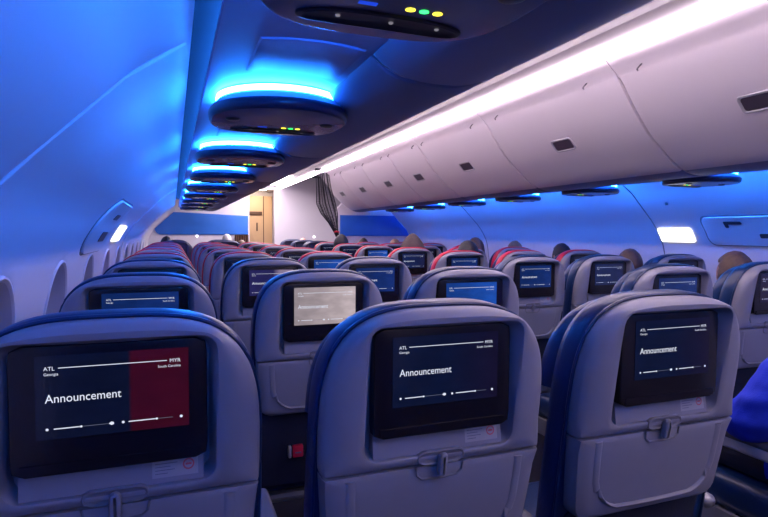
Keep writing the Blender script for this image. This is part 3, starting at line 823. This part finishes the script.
for i in range(31):
    if i % 5: continue
    s = -1+2*i/30; mb.tube([net_pt(s, v/NV)+Vector((0, .006, 0)) for v in range(NV+1)], .006, 5)
for v in range(0, NV+1): mb.tube([net_pt(-1+2*i/24, v/NV) for i in range(25)], .0014, 4)
mb.build('netting', M['net'], root)
mb = MB(); mb.tube([net_pt(0, .86)+Vector((-.034, -.03, 0)), net_pt(0, .86)+Vector((0, -.04, .01)), net_pt(0, .86)+Vector((.036, -.03, 0))], .012, 8)
mb.build('tie_strap', M['redleather'], root)
tag(root, 'black mesh curtain tied back, hanging from the far bins by the aisle', 'curtain')

# ------------------------------------------------------------------ people
def skin_mesh(name, chains, voxel):
    """chains: list of [(co, r), ...]; every chain is grown with Skin, then all fused to one surface"""
    objs = []
    bm = bmesh.new()
    for ch in chains:
        me = bpy.data.meshes.new('c'); me.from_pydata([c for c, r in ch], [(i, i+1) for i in range(len(ch)-1)], [])
        o = bpy.data.objects.new('c', me); C.objects.link(o)
        md = o.modifiers.new('s', 'SKIN'); 
        if not me.skin_vertices: bpy.context.view_layer.objects.active = o
        for i, (c, r) in enumerate(ch):
            rr = r if isinstance(r, tuple) else (r, r)
            me.skin_vertices[0].data[i].radius = rr
        me.skin_vertices[0].data[0].use_root = True
        sb = o.modifiers.new('b', 'SUBSURF'); sb.levels = 2
        dg = bpy.context.evaluated_depsgraph_get(); ev = o.evaluated_get(dg); m2 = ev.to_mesh(); bm.from_mesh(m2); ev.to_mesh_clear()
        bpy.data.objects.remove(o); bpy.data.meshes.remove(me)
    return bm
def head_bm(bm, c, s=1.0):
    """a head with brow, nose, chin, ears, looking along +y"""
    b2 = bmesh.new(); bmesh.ops.create_icosphere(b2, subdivisions=5, radius=1)
    for v in b2.verts:
        x, y, z = v.co
        X, Y, Z = x*.075, y*.092, z*.115
        if z < 0: X *= 1-.30*z*z; 
        if z < -.2 and y < 0: Y *= 1+.45*(z+.2)
        if y > .3: 
            Y += .016*math.exp(-((x/.16)**2+((z+.12)/.18)**2))*1.2      # nose
            Y -= .010*(math.exp(-(((abs(x)-.36)/.16)**2+((z-.03)/.10)**2)))  # eye sockets
            Y += .005*math.exp(-((x/.3)**2+((z+.48)/.06)**2))-.004*math.exp(-((x/.3)**2+((z+.52)/.02)**2))  # lips
            Y += .006*math.exp(-((x/.35)**2+((z+.85)/.2)**2))            # chin
        X += math.copysign(.014*math.exp(-(((y+.05)/.14)**2+((z+.02)/.22)**2)), x) if abs(x) > .75 else 0  # ears
        v.co = Vector((X*s, Y*s, Z*s))+Vector(c)
    me = bpy.data.meshes.new('h'); b2.to_mesh(me); b2.free(); bm.from_mesh(me); bpy.data.meshes.remove(me)
def hand(chains, w, d, up, side):
    """palm and five bent fingers from wrist w along d"""
    w = Vector(w); d = Vector(d).normalized(); up = Vector(up).normalized(); sd = d.cross(up).normalized()*side
    chains.append([(w, .024), (w+d*.045, (.020, .034)), (w+d*.085, (.016, .036))])
    for i, (o, L) in enumerate(((-.030, .066), (-.010, .076), (.010, .072), (.029, .056))):
        b = w+d*.078+sd*o
        chains.append([(b-d*.02, .0095), (b+d*L*.45-up*.004, .0092), (b+d*L*.8-up*.020, .0085), (b+d*L*.92-up*.042, .0075)])
    t = w+d*.02-sd*.022
    chains.append([(t, .013), (t-sd*.022+d*.028-up*.008, .0105), (t-sd*.026+d*.058-up*.016, .009)])
def body_mesh(name, elbow_out=False, voxel=.008):
    ch = []
    ch.append([((0, 0, .56), (.165, .115)), ((0, -.03, .68), (.145, .105)), ((0, -.05, .80), (.160, .115)), ((0, -.055, .90), (.165, .10)), ((0, -.055, .96), (.085, .07)), ((0, -.05, 1.00), .055), ((0, -.04, 1.06), .052)])
    for s in (-1, 1):
        sh = Vector((s*.175, -.055, .92))
        if elbow_out and s < 0: el, wr, hd = Vector((-.285, .085, .68)), Vector((-.14, .29, .68)), (.6, .8, -.05)
        else: el, wr, hd = Vector((s*.225, .02, .67)), Vector((s*.10, .22, .60)), (-s*.35, .9, -.1)
        fat = 1.7 if elbow_out and s < 0 else 1.0
        ch.append([(sh-Vector((s*.08, 0, -.005)), .06), (sh, .066*fat), ((sh+el)/2, .056*fat), (el, .050*fat), ((el+wr)/2, .042), (wr, .029)])
        hand(ch, wr, hd, (0, 0, 1), s)
        hp, kn, an = Vector((s*.095, .02, .55)), Vector((s*.13, .44, .53)), Vector((s*.13, .42, .10))
        ch.append([(hp, .098), ((hp+kn)/2, .080), (kn, .062), ((kn+an)/2+Vector((0, -.01, .05)), .055), (an, .040)])
        ch.append([(an+Vector((0, -.035, -.045)), .038), (an+Vector((0, .06, -.055)), .040), (an+Vector((0, .16, -.065)), .030)])
    bm = skin_mesh(name, ch, voxel)
    head_bm(bm, (0, -.01, 1.145))
    me = bpy.data.meshes.new(name+'_raw'); bm.to_mesh(me); bm.free()
    o = bpy.data.objects.new('r', me); C.objects.link(o)
    rm = o.modifiers.new('r', 'REMESH'); rm.mode = 'VOXEL'; rm.voxel_size = voxel; rm.use_smooth_shade = True
    sm = o.modifiers.new('s', 'SMOOTH'); sm.factor = .5; sm.iterations = 2
    dg = bpy.context.evaluated_depsgraph_get(); out = bpy.data.meshes.new_from_object(o.evaluated_get(dg))
    bpy.data.objects.remove(o); bpy.data.meshes.remove(me)
    out.name = name; out.materials.clear()
    for m in ('shirt_grey', 'trouser', 'skin'): out.materials.append(M[m])
    # sleeve and torso folds
    for v in out.vertices:
        if v.co.z > .60 and v.co.z < .96:
            n = noise.noise(Vector((v.co.x*9, v.co.y*9, v.co.z*22)))*(.010 if elbow_out else .005)
            v.co += v.normal*n
    for p in out.polygons:
        c = p.center; p.use_smooth = True
        if c.z > 1.035 or (c.z > .985 and abs(c.x) < .085): mi = 2
        elif c.y > .19 and .56 < c.z < .80 and abs(c.x) < .21 and (c.z > .628 or False): mi = 2 if c.y > .26 else 0
        elif c.z < .60 and (c.y > .10 or c.z < .5): mi = 1
        else: mi = 0
        if c.z < .64 and c.z > .585 and c.y > .22 and abs(c.x) < .12: mi = 2
        p.material_index = mi
    return out
BODY = body_mesh('person_body'); BODYE = body_mesh('person_body_elbow', True)
def hair_mesh(style):
    mb = bmesh.new(); bmesh.ops.create_icosphere(mb, subdivisions=4, radius=1)
    kill = []
    for v in mb.verts:
        x, y, z = v.co
        vol = {'short': 1.06, 'full': 1.16, 'long': 1.13, 'hat': 1.16}[style]
        n = noise.noise(Vector((x*5, y*5, z*3)))*.035
        f = vol+n
        c = Vector((x*.077*f, y*.095*f-.003, z*.117*f))
        if style == 'hat' and z > .2: c.z += .022*((z-.2)/.8)**2; c.x *= 1-.12*((z-.2)/.8)**2; c.y *= 1-.12*((z-.2)/.8)**2; c.x *= 1.0
        if style == 'hat': c.x *= 1.38-.35*max(0, z); c.y *= 1.1
        v.co = c
        if (y > .40 and z < .42+(.1 if style != 'hat' else 0)) or (z < (-.35 if style in ('short',) else -.25 if style == 'hat' else -.8)): kill.append(v)
    bmesh.ops.delete(mb, geom=kill, context='VERTS')
    ed = [e for e in mb.edges if e.is_boundary]
    r = bmesh.ops.extrude_edge_only(mb, edges=ed)
    for v in [g for g in r['geom'] if isinstance(g, bmesh.types.BMVert)]: v.co *= .9
    for f in mb.faces: f.smooth = True
    bmesh.ops.recalc_face_normals(mb, faces=mb.faces)
    me = bpy.data.meshes.new('hair'); mb.to_mesh(me); mb.free(); me.materials.append(M['hair_brown']); return me
HAIR = {k: hair_mesh(k) for k in ('short', 'full', 'long', 'hat')}
def person(x, y, ztop, style, hair, shirt, label, body=BODY, skin='skin', tilt=0, scale=None):
    s = scale or (ztop-.46)/.80
    root = empty('person', (x, y, .46))
    b = bpy.data.objects.new('body', body); C.objects.link(b); b.parent = root; b.location = (0, 0, -.46*s); b.scale = (s, s, s)
    repl(b, M['shirt_grey'], M[shirt]); repl(b, M['skin'], M[skin])
    if style:
        h = bpy.data.objects.new('hat' if style == 'hat' else 'hair', HAIR[style]); C.objects.link(h); h.parent = root
        h.location = (0, -.01*s, (1.145-.46)*s); h.scale = (s, s, s); repl(h, M['hair_brown'], M[hair])
    root.rotation_euler.y = tilt
    return tag(root, label, 'person', 'seated passengers')
person(1.871, 1.06, 1.26, 'short', 'hair_dark', 'shirt_blue', 'person in a bright blue shirt resting an elbow over the aisle armrest', body=BODYE)
G = lambda r: .856-.062+PITCH*r+.20
person(2.535, 1.93, 1.157, 'long', 'hair_brown', 'shirt_grey', 'brown-haired person in the second-row middle seat, near the hatch cover')
person(2.74, 2.80, 1.150, 'short', 'hair_brown', 'shirt_rose', 'brown-haired person leaning beside the far-wall window seat below the exit sign')
person(2.92, 3.70, 1.168, 'short', 'hair_dark', 'shirt_teal', 'dark-haired person by the far wall in the fourth row')
person(2.62, 4.55, 1.195, 'full', 'hair_brown', 'shirt_grey', 'brown-haired person in grey between the red-covered aisle and middle seats')
person(3.05, 4.55, 1.175, 'short', 'hair_tan', 'shirt_grey', 'tan-haired person by the far wall in the fifth row')
person(2.08, 3.72, 1.180, 'full', 'hair_dark', 'shirt_black', 'dark-haired person above a red-covered aisle seat in the fourth row')
person(1.965, 4.50, 1.208, 'hat', 'hat', 'shirt_black', 'person in a pointed greyish knit hat in a red-covered aisle seat')
person(1.80, 6.15, 1.215, 'full', 'hair_dark', 'shirt_black', 'person with thick black hair at the foot of the mesh curtain')
person(2.37, 7.05, 1.175, 'short', 'hair_dark', 'shirt_teal', 'dark-haired person before the partition, middle seat of the last red row')
person(2.46, 6.15, 1.175, 'short', 'hair_tan', 'shirt_teal', 'tan-haired person in the middle seat across the aisle, past the mesh curtain')
person(.83, 9.50, 1.215, 'short', 'hair_grey', 'shirt_grey', 'grey-haired person ahead of the red seats on the near side')
person(.96, 8.55, 1.13, 'short', 'hair_tan', 'shirt_rose', 'tan-haired person in the forward cabin beside the doorway')
person(1.99, 9.0, 1.165, None, None, 'shirt_rose', 'bald person in the forward cabin across the aisle', skin='skinb')
person(-.08, 8.15, 1.175, 'full', 'hair_dark', 'shirt_black', 'black-haired person beside the near wall at the front')

# ------------------------------------------------------------------ world, camera, view
w = bpy.data.worlds.new('World'); SC.world = w; w.use_nodes = True
w.node_tree.nodes['Background'].inputs[0].default_value = (.25, .3, .6, 1); w.node_tree.nodes['Background'].inputs[1].default_value = .02
cam = bpy.data.cameras.new('Camera'); co = bpy.data.objects.new('Camera', cam); C.objects.link(co)
yaw, pitch, roll, F = .3617, -.0457, -.0048, 558.6
c, s = math.cos(yaw), math.sin(yaw)
r = Vector((c, -s, 0)); f = Vector((s, c, 0)); u = Vector((0, 0, 1))
f2 = f*math.cos(pitch)+u*math.sin(pitch); u2 = -f*math.sin(pitch)+u*math.cos(pitch)
r3 = r*math.cos(roll)-u2*math.sin(roll); u3 = r*math.sin(roll)+u2*math.cos(roll)
co.matrix_world = Matrix(((r3.x, u3.x, -f2.x, 0), (r3.y, u3.y, -f2.y, 0), (r3.z, u3.z, -f2.z, 1.25), (0, 0, 0, 1)))
cam.sensor_width = 36; cam.lens = F*36/768; cam.clip_start = .02
cam.dof.use_dof = False
SC.camera = co
SC.view_settings.view_transform = 'Standard'; SC.view_settings.look = 'None'; SC.view_settings.gamma = 1; SC.view_settings.exposure = 0.0
SC.view_settings.use_curve_mapping = False
SC.cycles.use_denoising = True
SC.cycles.max_bounces = 8; SC.cycles.diffuse_bounces = 5
SC.cycles.sample_clamp_indirect = 6
